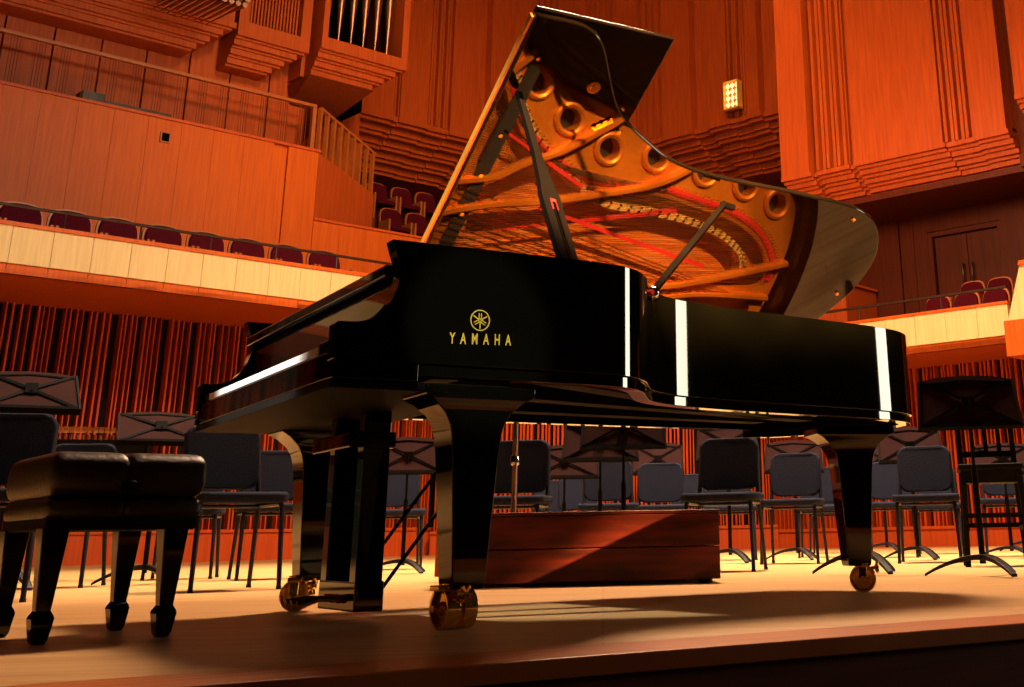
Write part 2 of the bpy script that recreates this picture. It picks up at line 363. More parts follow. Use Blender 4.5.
g = G(); ob(g, 3.19, 4.93, -2.2, -1.2, 7.98, 13); ob(g, 3.2, 4.9, -2.2, -.3, 8.5, 8.54); obj('case_back', g, 'black', parent=oc)
g = G(); ob(g, 1.80, 1.98, -.3, 0, 8.45, 13); ob(g, 2.94, 3.12, -.3, 0, 8.45, 13); ob(g, 1.98, 2.94, -.3, 0, 8.45, 8.62); ob(g, 3.12, 3.19, -2, -.25, 8.0, 13); obj('case_frame', g, 'wood_red', parent=oc)
g = G(); ob(g, 1.98, 2.94, -.3, -.2, 8.62, 13)
for i in range(16): ob(g, 1.99+i*.06, 2.02+i*.06, -.2, -.12, 8.62, 13)
obj('grille', g, 'wood_red', parent=oc)
g = G(); ob(g, -4, 1.72, -2.2, 0, 8.5, 13); obj('case_panel', g, 'wood_red', parent=oc)
for i in range(6):
    s = 3.42+i*.25
    g = G(); g.lathe((s-OX, .02, 8.64), [(.012, 0), (.10, 1.3), (.105, 4.3)], 16); obj('organ_pipe', g, 'pipe', parent=oc)
g = G(); g.add([(3.12-OX, -.1, 7.94), (4.4-OX, -.1, 7.94), (4.4-OX, 2.2, 7.94), (3.12-OX, 2.2, 7.94), (3.3-OX, 1.6, 7.2), (3.9-OX, 1.6, 7.2), (3.9-OX, 2.2, 7.2), (3.3-OX, 2.2, 7.2)],
    [(0, 1, 5, 4), (1, 2, 6, 5), (2, 3, 7, 6), (3, 0, 4, 7), (4, 5, 6, 7), (0, 3, 2, 1)]); obj('underside_bracket', g, 'wood_dark', parent=oc)
# horizontal trumpet pipes cluster at the top-left
tp = thing('trumpet_pipe_cluster', 'cluster of small metal trumpet pipes jutting out at the top of the organ case', 'organ pipes', tuple(fw(FL, .75, .75, 8.15)), FL.rz)
for r in range(4):
    for i in range(9):
        g = G(); x = -.48+i*.11+.03*(r % 2); z = .02+r*.10
        g.tube([(x, .5, z+.1), (x, -.4, z+.04), (x, -.85, z)], [.01, .02, .045], 8); obj('trumpet_pipe', g, 'pipe', parent=tp)
# upper back walls with fluting and stepped mouldings
def panels(F, name, segs, off, z0, z1, m='wood_red'):
    g = G()
    for s0, s1, kind in segs:
        if kind == 'p': fb(g, s0+.01, s1-.01, off-.25, off, z0, z1)
        elif kind == 'r': fb(g, s0, s1, off-.5, off-.22, z0, z1)
        else:
            n = max(3, int((s1-s0)/.09)); w = (s1-s0)/n; fb(g, s0, s1, off-.30, off-.14, z0, z1)
            for i in range(n): fb(g, s0+i*w+w*.25, s0+i*w+w*.8, off-.14, off-.02-.05*(i % 2), z0, z1)
    fobj(F, name, g, m, **K)
def mould(F, name, segs, off, z0, n=4, dz=.17, do=.22, back=-7, m='wood_red'):
    g = G()
    for q, (s0, s1, kind) in enumerate(segs):
        dd = .0 if kind == 'p' else (-.05 if kind == 'f' else -.12)
        for k in range(n):
            a_ = off+dd-do*k; b_ = z0-dz*k
            fb(g, s0-.02*(q % 2), s1+.02, back, a_, b_-dz*.62, b_); fb(g, s0, s1, back, a_-.09, b_-dz, b_-dz*.62)
    fobj(F, name, g, m, **K)
sl = [(5.6, 7.35, 'p'), (7.35, 7.5, 'f'), (7.5, 8.25, 'p'), (8.25, 8.85, 'f'), (8.85, 9.5, 'p'), (9.5, 9.95, 'r'), (9.95, 11.2, 'p'), (11.2, 12, 'f'), (12, 14.2, 'p')]
panels(FL, 'wall_upper_back_left', sl, -4, 9.18, 15); mould(FL, 'trim_7', sl, -4, 9.18, 5, .2, .3, -7)
sm_ = [(-14, -11.5, 'f'), (-11.5, -10.4, 'p'), (-10.4, -9.4, 'f'), (-9.4, -8.75, 'p'), (-8.75, -7.95, 'f'), (-7.95, -7.1, 'p'), (-7.1, -6.62, 'r'), (-6.62, -6.05, 'p'), (-6.05, -5.55, 'f'), (-5.55, -5.2, 'p'), (-5.2, -4.3, 'r')]
panels(FR, 'wall_upper_back', sm_, -3, 9.0, 15, 'wood_red'); mould(FR, 'trim_8', sm_, -3, 9.0, 5, .2, .3, -7)
# recess walls below the upper back walls
g = G(); fb(g, 5.0, 14, -7.2, -7, 3.5, 9.5); fobj(FL, 'wall_recess_left', g, 'wood_shaded', **K)
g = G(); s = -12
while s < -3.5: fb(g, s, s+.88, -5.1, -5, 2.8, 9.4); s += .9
fb(g, -12, -3, -5.3, -5.11, 2.8, 9.4); fobj(FR, 'wall_recess_back', g, 'wood_shaded', **K)
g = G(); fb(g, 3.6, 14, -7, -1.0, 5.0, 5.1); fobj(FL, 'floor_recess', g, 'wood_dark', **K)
# right block of protruding panels
sr_ = [(-2.11, -1.52, 'p'), (-1.52, -1.42, 'r'), (-1.42, -.80, 'f'), (-.80, -.66, 'r'), (-.66, .98, 'p'), (.98, 1.52, 'f'), (1.52, 2.05, 'p')]
g = G()
panels(FR, 'wall_block_right', sr_, 1, 6.02, 12, 'wood_red'); mould(FR, 'trim_9', sr_, 1, 6.02, 4, .12, .16, -1.2, 'wood_red')
g = G(); fb(g, -2.10, 2.04, -3.2, .74, 6.1, 12); fobj(FR, 'wall_block_side', g, 'wood_red', **K)
s2 = [(2.35, 4.5, 'p')]
panels(FR, 'wall_block_far', s2, 1.3, 6.42, 12, 'wood_red'); mould(FR, 'trim_10', s2, 1.3, 6.42, 4, .12, .16, -1.2)
g = G(); fb(g, 2.04, 2.35, -1, .6, 5.5, 12); fobj(FR, 'wall_block_gap', g, 'wood_shaded', **K)
# wall and door under the right block
g = G()
for s0, s1, o in ((-3.5, -1.0, -1.0), (-.98, -.72, -1.02), (-.70, -.44, -1.0), (.95, 2.2, -.95), (2.2, 6, -.8)): fb(g, s0, s1, o-.2, o, 2.8, 5.75)
fb(g, -.44, .95, -1.2, -1.0, 5.14, 5.75); fb(g, -3.5, 6, -1.35, -1.2, 2.8, 5.75); fobj(FR, 'wall_under_right', g, 'wood_shaded', **K)
g = G(); fb(g, -2.2, 6, -3, 1.0-.5, 5.45, 5.55); fobj(FR, 'ceiling_right', g, 'wood_shaded', **K)
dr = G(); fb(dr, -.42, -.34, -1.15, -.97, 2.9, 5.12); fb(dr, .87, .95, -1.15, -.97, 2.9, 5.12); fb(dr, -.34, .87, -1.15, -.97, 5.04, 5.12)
d_ = fobj(FR, 'door_1', dr, 'wood_shaded', **K)
for s0, s1 in ((-.33, .26), (.27, .86)): g = G(); fb(g, s0, s1, -1.14, -1.06, 2.9, 5.03); obj('door_leaf', g, 'wood_shaded', parent=d_, bevel=.006)
for s in (.18, .35): g = G(); g.tube([(s, 1.02, 4.15), (s, .98, 4.2), (s, .98, 4.45), (s, 1.02, 4.5)], .02); obj('door_handle', g, 'rail_dark', parent=d_)
# right balcony fascia
g = G(); fb(g, -7, 2.2, -1.2, 1.5, 2.72, 2.80); fobj(FR, 'ceiling_balcony_right', g, 'wood_red', **K)
g = G(); fb(g, -7, 2.0, 1.43, 1.5, 2.72, 2.83); fobj(FR, 'trim_11', g, 'wood_orange', **K)
g = G(); s = -7
while s < 1.9: fb(g, s, min(s+.494, 1.98), 1.43, 1.53, 2.833, 3.27); s += .5
fobj(FR, 'trim_12', g, 'wood_pale', **K)
g = G(); fb(g, -7, 2.0, 1.3, 1.55, 3.27, 3.31); fobj(FR, 'trim_13', g, 'wood_orange', **K)
g = G(); fb(g, -7, 6, -1.0, 1.42, 2.80, 2.875); fb(g, -1.4, 6, -1.0, .38, 2.875, 3.215); fobj(FR, 'floor_balcony_right', g, 'wood_shaded', **K)
# nearer balcony section at the far right edge
def cornerF(s, o, z): return (s, -o, z)
g = G(); g.prism([(2.00, 2.80), (4, 2.80), (4, 3.74), (2.32, 3.74)], lambda a_, b_, h: (a_, -h, b_), 1.2, 1.75); fobj(FR, 'trim_14', g, 'wood_pale', **K)
g = G(); fb(g, 2.00, 4, 0, 1.76, 2.50, 2.99); fobj(FR, 'trim_15', g, 'wood_orange', **K)
g = G(); g.prism([(2.31, 3.74), (4, 3.74), (4, 3.80), (2.33, 3.80)], lambda a_, b_, h: (a_, -h, b_), 1.2, 1.8); fobj(FR, 'trim_16', g, 'wood_orange', **K)
# small orange box wall on right balcony
g = G(); fb(g, -2.9, -1.5, -.95, .1, 2.8, 4.22); fobj(FR, 'wall_low_right', g, 'wood_red', **K)
g = G(); fb(g, -2.9, -1.46, -.95, .13, 4.22, 4.26); fobj(FR, 'trim_17', g, 'wood_orange', **K)
# thin rails
def rail(F, s0, s1, o, z, zb, label, step):
    t = thing('guard_rail', label, 'railing', tuple(fw(F, (s0+s1)/2, o, zb)), F.rz); c = (s0+s1)/2
    g = G(); g.tube([(s0-c, 0, z-zb), (s1-c, 0, z-zb)], .022); obj('top_rail', g, 'rail_dark', parent=t)
    s = s0+.3
    while s < s1: g = G(); g.tube([(s-c, 0, 0), (s-c, 0, z-zb)], .014); obj('post', g, 'rail_dark', parent=t); s += step
rail(FL, -4.4, 5.5, 1.9, 4.39, 4.15, 'thin dark metal guard rail running along the left balcony edge', 1.0)
rail(FR, -5, 1.95, 1.42, 3.53, 3.31, 'thin dark metal guard rail on the right balcony edge', 1.4)
# ceiling far above and audience-side rear wall
g = G().box(-30, 30, -20, 32, 16, 16.3); struct('ceiling', g, 'wood_dark')
g = G().box(-30, 30, -16.3, -16, -1, 16); struct('wall_rear', g, 'slat_gap')  # near-black colour stands in for the unlit auditorium
# ------------------------------------------------------------------ theatre seats
def make_seat(label, group):
    t = thing('theatre_seat', label, 'seat', (0, 0, 0), 0, group)
    # faces -y (toward stage in frame space)
    def rr(w0, w1, h, top): # rounded back outline
        return spline([(-w0, 0), (-w1, h*.55), (-w1*.86, h*.88), (-w1*.45, h), (w1*.45, h), (w1*.86, h*.88), (w1, h*.55), (w0, 0)], 4)
    g = G().prism(rr(.25, .27, .52, 0), lambda a_, b_, h: (a_, .12+h+b_*.15, .42+b_), 0, .035); obj('back_shell', g, 'seat_wood', parent=t)
    g = G().prism(rr(.22, .245, .47, 0), lambda a_, b_, h: (a_, .12+h+b_*.15, .44+b_), -.055, 0); obj('backrest', g, 'seat_red', parent=t, bevel=.02)
    g = G().box(-.23, .23, -.30, .12, .36, .46); obj('seat_pad', g, 'seat_red', parent=t, bevel=.03)
    for sx in (-1, 1): g = G().box(sx*.264-.022, sx*.264+.022, -.25, .17, .0, .60); obj('armrest', g, 'seat_wood', parent=t, bevel=.012)
    return t
GS = 'seats along the left balcony front'
ORD = ['cut by the left picture edge', 'second from the left edge', 'third from the left edge', 'fourth from the left edge', 'fifth from the left edge', 'sixth from the left edge', 'seventh from the left edge', 'eighth from the left edge', 'ninth, beside the piano fallboard']
seat0 = make_seat('', GS); seat0.scale = (1.1, 1, 1); seat0.rotation_euler.z = FL.rz
for i, w_ in enumerate(ORD):
    p_ = fw(FL, -2.05+.65*i, 1.22, 3.72); lb = 'crimson velvet seat in the left balcony row, '+w_
    if i == 0: seat0.location = p_; seat0['label'] = lb
    else: dup(seat0, p_, FL.rz, lb, GS, (1.1, 1, 1))
GR = 'seats in the recess beside the stair'
REC = [(7.15, -4.0, 6.95, 'crimson seat in the stair recess, back row, nearest the railing'), (7.78, -4.0, 6.95, 'crimson seat in the stair recess, middle one of the back row'),
       (8.40, -4.0, 6.95, 'crimson seat in the stair recess, back row, beside the raised piano lid'), (7.05, -3.2, 6.20, 'crimson seat in the stair recess, second row, left one'),
       (7.68, -3.2, 6.20, 'crimson seat in the stair recess, second row, right one'), (7.1, -2.4, 5.45, 'crimson seat in the stair recess, lowest and nearest row')]
for s, o, z, lb in REC: dup(seat0, fw(FL, s, o, z-.27), FL.rz, lb, GR, (1, 1, 1))
g = G(); fb(g, 6.2, 12, -4.5, -3.65, 5.1, 6.68); fb(g, 6.2, 12, -3.65, -2.85, 5.1, 5.93); fb(g, 6.2, 12, -2.85, -1.6, 5.1, 5.18); fobj(FL, 'floor_tiers', g, 'wood_dark', **K)
GQ = 'seats on the right balcony'
for s, o, z, lb in ((.52, .9, 3.68, 'crimson seat on the right balcony, front row, left end'), (1.0, .9, 3.68, 'crimson seat on the right balcony, front row, second from left'),
                    (1.48, .9, 3.68, 'crimson seat on the right balcony, front row, third from left'), (1.96, .9, 3.68, 'crimson seat on the right balcony, front row, right end by the pale parapet'),
                    (.70, 0, 4.02, 'crimson seat on the right balcony, back row, left one in front of the door'), (1.17, 0, 4.02, 'crimson seat on the right balcony, back row, middle one'),
                    (1.64, 0, 4.02, 'crimson seat on the right balcony, back row, right one')):
    dup(seat0, fw(FR, s, o, z-.80), FR.rz, lb, GQ, (.82, .9, .84))
# ------------------------------------------------------------------ wall lamp
lp = thing('wall_sconce', 'glowing crystal wall lamp on the fluted upper back wall', 'lamp', tuple(fw(FR, -5.79, -2.92, 9.15)), FR.rz)
g = G().box(-.17, .17, -.05, .05, -.05, .62); obj('back_plate', g, 'seat_wood', parent=lp)
for r in range(4):
    for c in range(3):
        g = G(); x = -.12+c*.12; z = .02+r*.145; g.loft([[(x+sx*.05*q, -.10+sy*.05*q, z+zz) for sx, sy in ((-1, 0), (0, -1), (1, 0), (0, 1))] for q, zz in ((.3, 0), (1, .04), (1, .09), (.3, .13))], True, False)
        obj('crystal', g, 'crystal', parent=lp)
g = G()
for x in (-.19, .19): g.box(x-.01, x+.01, -.18, 0, -.05, .62)
for z in (-.05, .6): g.box(-.2, .2, -.18, 0, z, z+.02)
obj('frame', g, 'brass_dull', parent=lp)

# ------------------------------------------------------------------ PIANO
RX, RY = 1.2, .8
pc = p2w(RX, RY)
piano = thing('grand_piano', 'black concert grand piano on brass casters with its lid raised', 'piano', tuple(pc), YAW)
def pp(name, g, m, parent=None, **k):
    return obj(name, g, m, parent=parent or piano, loc=None if parent else (-RX, -RY, 0), **k)
# outline (l, w) counter-clockwise
bent = [(.74, 0), (.80, .002), (.85, .009), (.90, .022), (.95, .045), (1.0, .085), (1.05, .140), (1.11, .225), (1.18, .318), (1.27, .385), (1.36, .425), (1.48, .458), (1.62, .484), (1.8, .508), (2.0, .527), (2.2, .546), (2.40, .572), (2.54, .608), (2.645, .665), (2.72, .74), (2.765, .87), (2.77, 1.03), (2.745, 1.18), (2.70, 1.33), (2.64, 1.47), (2.56, 1.565), (2.45, 1.604)]
bl = spline(bent, 5)
outline = [(.15, 0), (.5, 0)]+bl+[(2.2, W), (1.5, W), (.8, W), (.15, W)]
F3 = lambda l, w, h: (l, w, h)
g = G().wall_open([(.24, 0)]+outline[1:-1]+[(.24, W)], .055, F3, .683, 1.018); g.f = g.f[:-2]; g.sm = g.sm[:-2]
prof = spline([(.0, .776), (.012, .782), (.06, .784), (.10, .797), (.135, .826), (.158, .866), (.169, .911), (.166, .950), (.150, .995), (.143, 1.018)], 4)
arm = [(.001, .683)]+prof+[(.24, 1.018), (.24, .683)]
for w0 in (0, W-.055):
    a_g = G().prism(arm, lambda a_, b_, h: (a_, h, b_), w0, w0+.055, True); del a_g.f[len(arm)-2]; del a_g.sm[len(arm)-2]
    g.add(a_g.v, a_g.f, True)
pp('rim', g, 'polish', bevel=.004, seg=3, merge=True)
g = G().wall_open([(.24, .01)]+offset(outline, .010)[1:-4], .05, F3, .650, .6825); pp('lower_rim', g, 'polish', bevel=.003)
for w0 in (0, W-.058):
    g = G().box(.003, .24, w0+.006, w0+.052, .634, .6825); pp('arm_base', g, 'polish', bevel=.003)
# keybed, keyslip, key blocks, keys
g = G().box(.004, .52, .03, W-.03, .612, .636); pp('keybed', g, 'satin_black', bevel=.003)
g = G().box(.006, .03, .058, W-.058, .637, .708); pp('keyslip', g, 'polish', bevel=.003)
for w0 in (.058, W-.058-.115): g = G().box(.012, .175, w0, w0+.115, .64, .745); pp('key_block', g, 'polish', bevel=.004)
kb0, kb1 = .175, W-.175; kw = (kb1-kb0)/52
wk = G().box(0, .150, -kw/2+.0006, kw/2-.0006, .712, .734); wk0 = None
for i in range(52):
    if wk0 is None:
        wk0 = pp('white_key', wk, 'ivory', bevel=.0012); wk0.location = (-RX+.008, -RY+kb0+kw*(i+.5), 0)
    else:
        c = wk0.copy(); COL.objects.link(c); c.location = (-RX+.008, -RY+kb0+kw*(i+.5), 0)
bk0 = None; pat = [0, 2, 3, 5, 6]   # gaps counted from the bass end
for i in range(51):
    if (51-i) % 7 in (1, 4): continue
    y = kb1-kw*(i+1)
    if bk0 is None:
        g = G().loft([[(.06, -.006, .734), (.152, -.006, .734), (.152, .006, .734), (.06, .006, .734)], [(.068, -.0045, .7465), (.152, -.0045, .7465), (.152, .0045, .7465), (.068, .0045, .7465)]], True, False)
        bk0 = pp('black_key', g, 'ebony'); bk0.location = (-RX, -RY+y, 0)
    else:
        c = bk0.copy(); COL.objects.link(c); c.location = (-RX, -RY+y, 0)
g = G().prism([(.163, .735), (.167, .735), (.185, .90), (.178, .905)], lambda a_, b_, h: (a_, h, b_), .058, W-.058); fbd = pp('fallboard', g, 'polish')
g = G().box(.145, .205, .058, W-.058, .925, .958); pp('fallboard_rail', g, 'polish', bevel=.006)
g = G().box(.20, .23, .058, W-.058, .70, .93); pp('front_rail', g, 'satin_black')
g = G().box(.152, .161, .17, W-.17, .733, .738); pp('keyboard_felt', g, 'felt_red')
# inner structure
inner = offset(outline, .056)
g = G().prism(inner, F3, .835, .845); pp('soundboard', g, 'spruce')
g = G()
for l0, w0, l1, w1 in ((.5, .06, .5, 1.54), (.52, .25, 2.3, 1.2), (.52, .8, 2.55, 1.25), (.52, 1.3, 2.4, 1.40)):
    g.bar((l0, w0, .750), (l1, w1, .750), .09, .10)
pp('back_posts', g, 'satin_black')
g = G().prism(offset(outline, .08), F3, .828, .834); pp('soundboard_underside', g, 'satin_black')
# plate as a filled curve with openings
def curve_mesh(outer, holes, z0, z1):
    cu = bpy.data.curves.new('tmp', 'CURVE'); cu.dimensions = '2D'; cu.fill_mode = 'BOTH'; cu.extrude = (z1-z0)/2
    for pl in [outer]+holes:
        s = cu.splines.new('POLY'); s.points.add(len(pl)-1); s.use_cyclic_u = True
        for p, (a_, b_) in zip(s.points, pl): p.co = (a_, b_, 0, 1)
    o = bpy.data.objects.new('tmp', cu); COL.objects.link(o); bpy.context.view_layer.update()
    me = bpy.data.meshes.new_from_object(o.evaluated_get(bpy.context.evaluated_depsgraph_get())); bpy.data.objects.remove(o)
    g = G(); g.add([(v.co.x, v.co.y, v.co.z+(z0+z1)/2) for v in me.vertices], [tuple(p.vertices) for p in me.polygons]); return g
def circ(l, w, r, n=28): return [(l+r*math.cos(2*PI*i/n), w+r*math.sin(2*PI*i/n)) for i in range(n)]
HOLES = [(1.20, .50), (1.38, .635), (1.60, .735), (1.85, .735), (2.13, .765), (2.37, .80), (2.57, .865)]
po = offset([(.36, 0), (.6, 0)]+bl+[(2.2, W), (1.5, W), (.8, W), (.36, W)], .075)
op_main = spline([(.98, .20), (1.02, .45), (1.10, .64), (1.24, .80), (1.44, .90), (1.66, .93), (1.90, .915), (2.12, .945), (2.34, .985), (2.50, 1.06), (2.58, 1.17), (2.56, 1.27), (2.30, 1.30)], 4)+[(1.00, 1.36)]
op_bass = spline([(1.0, 1.42), (2.25, 1.365), (2.50, 1.36), (2.50, 1.44), (2.30, 1.49), (1.0, 1.50)], 3)
g = curve_mesh(po, [circ(l, w, .052) for l, w in HOLES]+[op_main, op_bass], .905, .93); plate = pp('iron_plate', g, 'gold', bevel=.004)
g = G()
for l, w in HOLES: g.ring((l, w, .932), (0, 0, 1), .066, .015); 
for l, w in HOLES: g.wall(circ(l, w, .058, 24), .007, F3, .86, .94)
obj('hole_rings', g, 'gold', parent=plate)
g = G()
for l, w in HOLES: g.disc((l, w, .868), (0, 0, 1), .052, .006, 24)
obj('hole_shade_discs', g, 'felt_black', parent=plate)  # black discs stand in for the shade down the plate holes
g = G().prism([(1.12, 1.16), (1.15, 1.16), (2.02, .98), (2.0, .955)], F3, .93, .937); g.prism([(1.07, .735), (1.08, .725), (1.50, .915), (1.49, .93)], F3, .951, .955); g.prism([(1.30, 1.045), (1.31, 1.03), (2.20, 1.20), (2.20, 1.22)], F3, .953, .957); obj('string_felt', g, 'felt_red', parent=plate)
def strut(pts, wd, h, z=.93):
    g = G(); P = spline(pts, 5); n = len(P)
    rings = []
    for i, (l, w) in enumerate(P):
        a_ = Vector(P[max(i-1, 0)]); b_ = Vector(P[min(i+1, n-1)]); t = (b_-a_).normalized(); nn_ = Vector((-t.y, t.x))
        rings.append([(l+nn_.x*q*wd/2, w+nn_.y*q*wd/2, zz) for q, zz in ((-1.2, z-.004), (-1, z+h*.7), (-.5, z+h), (.5, z+h), (1, z+h*.7), (1.2, z-.004))])
    g.loft(rings); return obj('strut', g, 'gold', parent=plate)
strut([(.62, 1.20), (1.0, 1.07), (1.36, 1.0), (1.61, .935), (1.86, .86), (2.05, .745), (2.10, .66)], .032, .05)
strut([(.62, 1.02), (1.034, .946), (1.195, .86), (1.37, .775), (1.55, .65), (1.64, .58)], .030, .045)
strut([(.62, 1.40), (1.2, 1.375), (1.95, 1.33), (2.33, 1.245), (2.68, 1.15)], .032, .045)
strut([(.62, .62), (.95, .56), (1.12, .42), (1.16, .37)], .026, .035)
strut([(1.9, 1.40), (2.2, 1.345), (2.6, 1.33)], .028, .04)
# bridge, hitch pins, felt, strings
br_pts = spline([(1.02, .26), (1.10, .50), (1.22, .72), (1.40, .86), (1.60, .975), (1.86, .99), (2.10, 1.01), (2.30, 1.06), (2.42, 1.14), (2.44, 1.23)], 5)
def ribbon(pts, wd, z0, z1):
    g = G(); n = len(pts); rings = []
    for i, (l, w) in enumerate(pts):
        t = (Vector(pts[min(i+1, n-1)])-Vector(pts[max(i-1, 0)])).normalized(); q = Vector((-t.y, t.x))*wd/2
        rings.append([(l-q.x, w-q.y, z0), (l-q.x, w-q.y, z1), (l+q.x, w+q.y, z1), (l+q.x, w+q.y, z0)])
    return g.loft(rings, True, False)
pp('bridge', ribbon(br_pts, .035, .845, .936), 'maple')
hp = spline([(1.0, .16), (1.05, .42), (1.13, .62), (1.26, .765), (1.45, .865), (1.66, .893), (1.90, .875), (2.12, .905), (2.35, .945), (2.52, 1.03), (2.61, 1.15), (2.60, 1.25)], 6)
obj('hitch_felt', ribbon(hp, .030, .930, .937), 'felt_red', parent=plate)
hp2 = [(l+.02, w-.02) for l, w in hp]
g = G(); 
for i, (l, w) in enumerate(br_pts):
    g.disc((l, w+.008, .941), (0, 0, 1), .005, .012, 8); g.disc((l+.01, w-.01, .941), (0, 0, 1), .005, .012, 8)
pp('bridge_pins', g, 'chrome')
g = G(); HP = spline(hp2, 3)
for i, (l, w) in enumerate(HP):
    if i % 2 == 0: g.tube([(l, w, .93), (l+.004, w-.003, .95)], .003, 6)
obj('hitch_pins', g, 'chrome', parent=plate, kind='stuff')
g = G(); n = 66   # strings: from the tuning pins toward the tail
def hitch_w(t): return t
for i in range(n):
    w0 = .13+i*(1.40-.13)/(n-1)
    j = int(i/(n-1)*(len(hp)-1)); l1, w1 = hp[j]
    for dw in (-.004, .004): g.tube([(.74, w0+dw, .948), (l1, w1+dw, .944)], .0011, 4, False)
pp('strings', g, 'steel', kind='stuff')
g = G()
for i in range(18):
    w0 = .95+i*.032
    g.tube([(.74, w0, .966), (2.48-i*.012, 1.40+ (i-9)*.006, .960)], .0026, 5, False)
pp('bass_strings', g, 'copper', kind='stuff')
g = G()
for i in range(88):
    for r in range(2):
        l = .44+.10*r+.05*(i % 2); w = .12+i*(1.36/87)
        g.tube([(l, w, .93), (l, w, .962)], .0035, 6)
pp('tuning_pins', g, 'chrome', kind='stuff')
# oblique damper rail
g = G(); g.bar((1.165, .44, .945), (.85, 1.46, .945), .055, .02); pp('damper_rail', g, 'felt_black')
# lid: plane hinged at w = W
TH = math.radians(33.75); CT, ST = math.cos(TH), math.sin(TH); HZ = 1.030
LF = lambda l, u, h: (l, W-u*CT+h*ST, HZ+u*ST+h*CT)
lidpts = [(.738, 1.602), (.833, 1.604), (.908, 1.594), (.976, 1.556), (1.031, 1.49), (1.099, 1.389), (1.177, 1.286), (1.27, 1.212), (1.389, 1.143), (1.498, 1.09), (1.624, 1.056), (1.782, 1.036), (1.99, 1.026), (2.204, 1.018), (2.437, 1.0), (2.576, .975), (2.697, .915), (2.785, .81), (2.835, .68), (2.835, .52), (2.80, .40), (2.745, .27), (2.66, .13), (2.58, .05), (2.47, 0)]
lo = [(.70, 1.604)]+spline(lidpts, 5)+[(1.5, 0), (.70, 0)]
g = G().prism(lo, LF, 0, .026, True); lid = pp('lid', g, 'lid_polish', bevel=.009, seg=4)
g = G().prism([(.705, 1.612), (1.267, 1.612), (1.267, .004), (.705, .004)], LF, .029, .051); pp('folded_lid_flap', g, 'lid_polish', bevel=.005, seg=3)
def lidp(l, u, h): return Vector(LF(l, u, h))
g = G(); g.prism([(.690, 1.585), (.699, 1.585), (.699, .02), (.690, .02)], LF, .012, .038); obj('lid_hinge', g, 'brass_dull', parent=lid)
for u_ in (1.428, 1.263, 1.067, .869, .669, .45, .25):
    g = G(); g.disc(LF(.779, u_, -.001), (0, -ST, -CT), .008, .005, 12); obj('hinge_screw', g, 'brass', parent=lid)
g = G(); g.disc(LF(1.034, 1.356, -.003), (0, -ST, -CT), .026, .008, 24); g.disc(LF(1.034, 1.356, -.008), (0, -ST, -CT), .012, .006, 16); obj('prop_socket', g, 'brass', parent=lid)
for u_, l_ in ((1.208, 1.136),):
    g = G(); g.prism([(l_-.03, u_-.03), (l_-.01, u_-.045), (l_+.045, u_+.01), (l_+.03, u_+.03)], LF, -.006, 0)
    for k in (-1, 0, 1): g.disc(LF(l_+.005+.02*k, u_-.008+.02*k, -.009), (0, ST, CT), .008, .006, 12)
    obj('lid_catch', g, 'brass', parent=lid)
for l_, u_ in ((2.553, .927), (2.75, .472), (1.224, 1.177)): g = G(); g.disc(LF(l_, u_, -.004), (0, ST, CT), .008, .012, 12); obj('rubber_buffer', g, 'brass_dull', parent=lid)
# main prop: from the rim to the socket near the front corner of the lid
pt = lidp(.756, 1.285, -.004)
pb = Vector((.80, .135, .93)); 
d = (pt-pb); km = pb+d*.50
g = G()
up = Vector((1, .25, 0))
prop = None
def barpts(g, segs, up):
    up = Vector(up); rings = []
    for p, a_, b_ in segs:
        t = d.normalized(); u = (up-t*up.dot(t)).normalized(); w = t.cross(u)
        rings.append([p+u*x*a_/2+w*y*b_/2 for x, y in ((-1, -1), (1, -1), (1, 1), (-1, 1))])
    g.loft(rings, True, False)
barpts(g, [(pb, .072, .024), (pb+d*.45, .078, .024), (pb+d*.50, .060, .024), (pb+d*.66, .032, .022), (pb+d*.985, .022, .020)], up)
prop = pp('lid_prop', g, 'stand_dark', bevel=.003)
g = G(); tdir = d.normalized(); un = (up-tdir*up.dot(tdir)).normalized(); wn_ = tdir.cross(un)
sgn = -1 if wn_.y > 0 else 1
for k, mm, w_, nm in ((.0135, 'felt_red', .022, 'slot_felt'), (.0145, 'black', .016, 'slot'), (.0155, 'chrome', .007, 'short_prop')):
    g = G(); q0 = pb+wn_*sgn*k+(d*.38 if mm == 'felt_red' else Vector()); q1 = pb+d*(.43 if mm == 'felt_red' else .415)+wn_*sgn*k
    g.loft([[q+un*x*w_/2+wn_*y*.0012 for x, y in ((-1, -1), (1, -1), (1, 1), (-1, 1))] for q in (q0, q1)], True, False); obj(nm, g, mm, parent=prop)
# second slim prop rising from the bent side
q0 = Vector((1.135, .262, .985)); q1 = lidp(1.79, .974, -.09)
g = G(); g.bar(q0, q1, .030, .022, up=(1, 0, 0)); g.bar(q1-Vector((.012, 0, .002)), q1+Vector((.055, .01, -.006)), .022, .024); pp('slim_prop', g, 'black', bevel=.002)
g = G(); g.lathe((1.135, .235, .992), [(.006, -.02), (.018, -.012), (.022, 0), (.018, .012), (.006, .02)], 20, ax=(.5, -.85, 0)); kn = pp('prop_knob', g, 'chrome', bevel=.002)
g = G(); g.disc((1.105, .205, .985), (.3, -1, 0), .009, .02, 12); obj('knob_felt', g, 'felt_red', parent=kn)
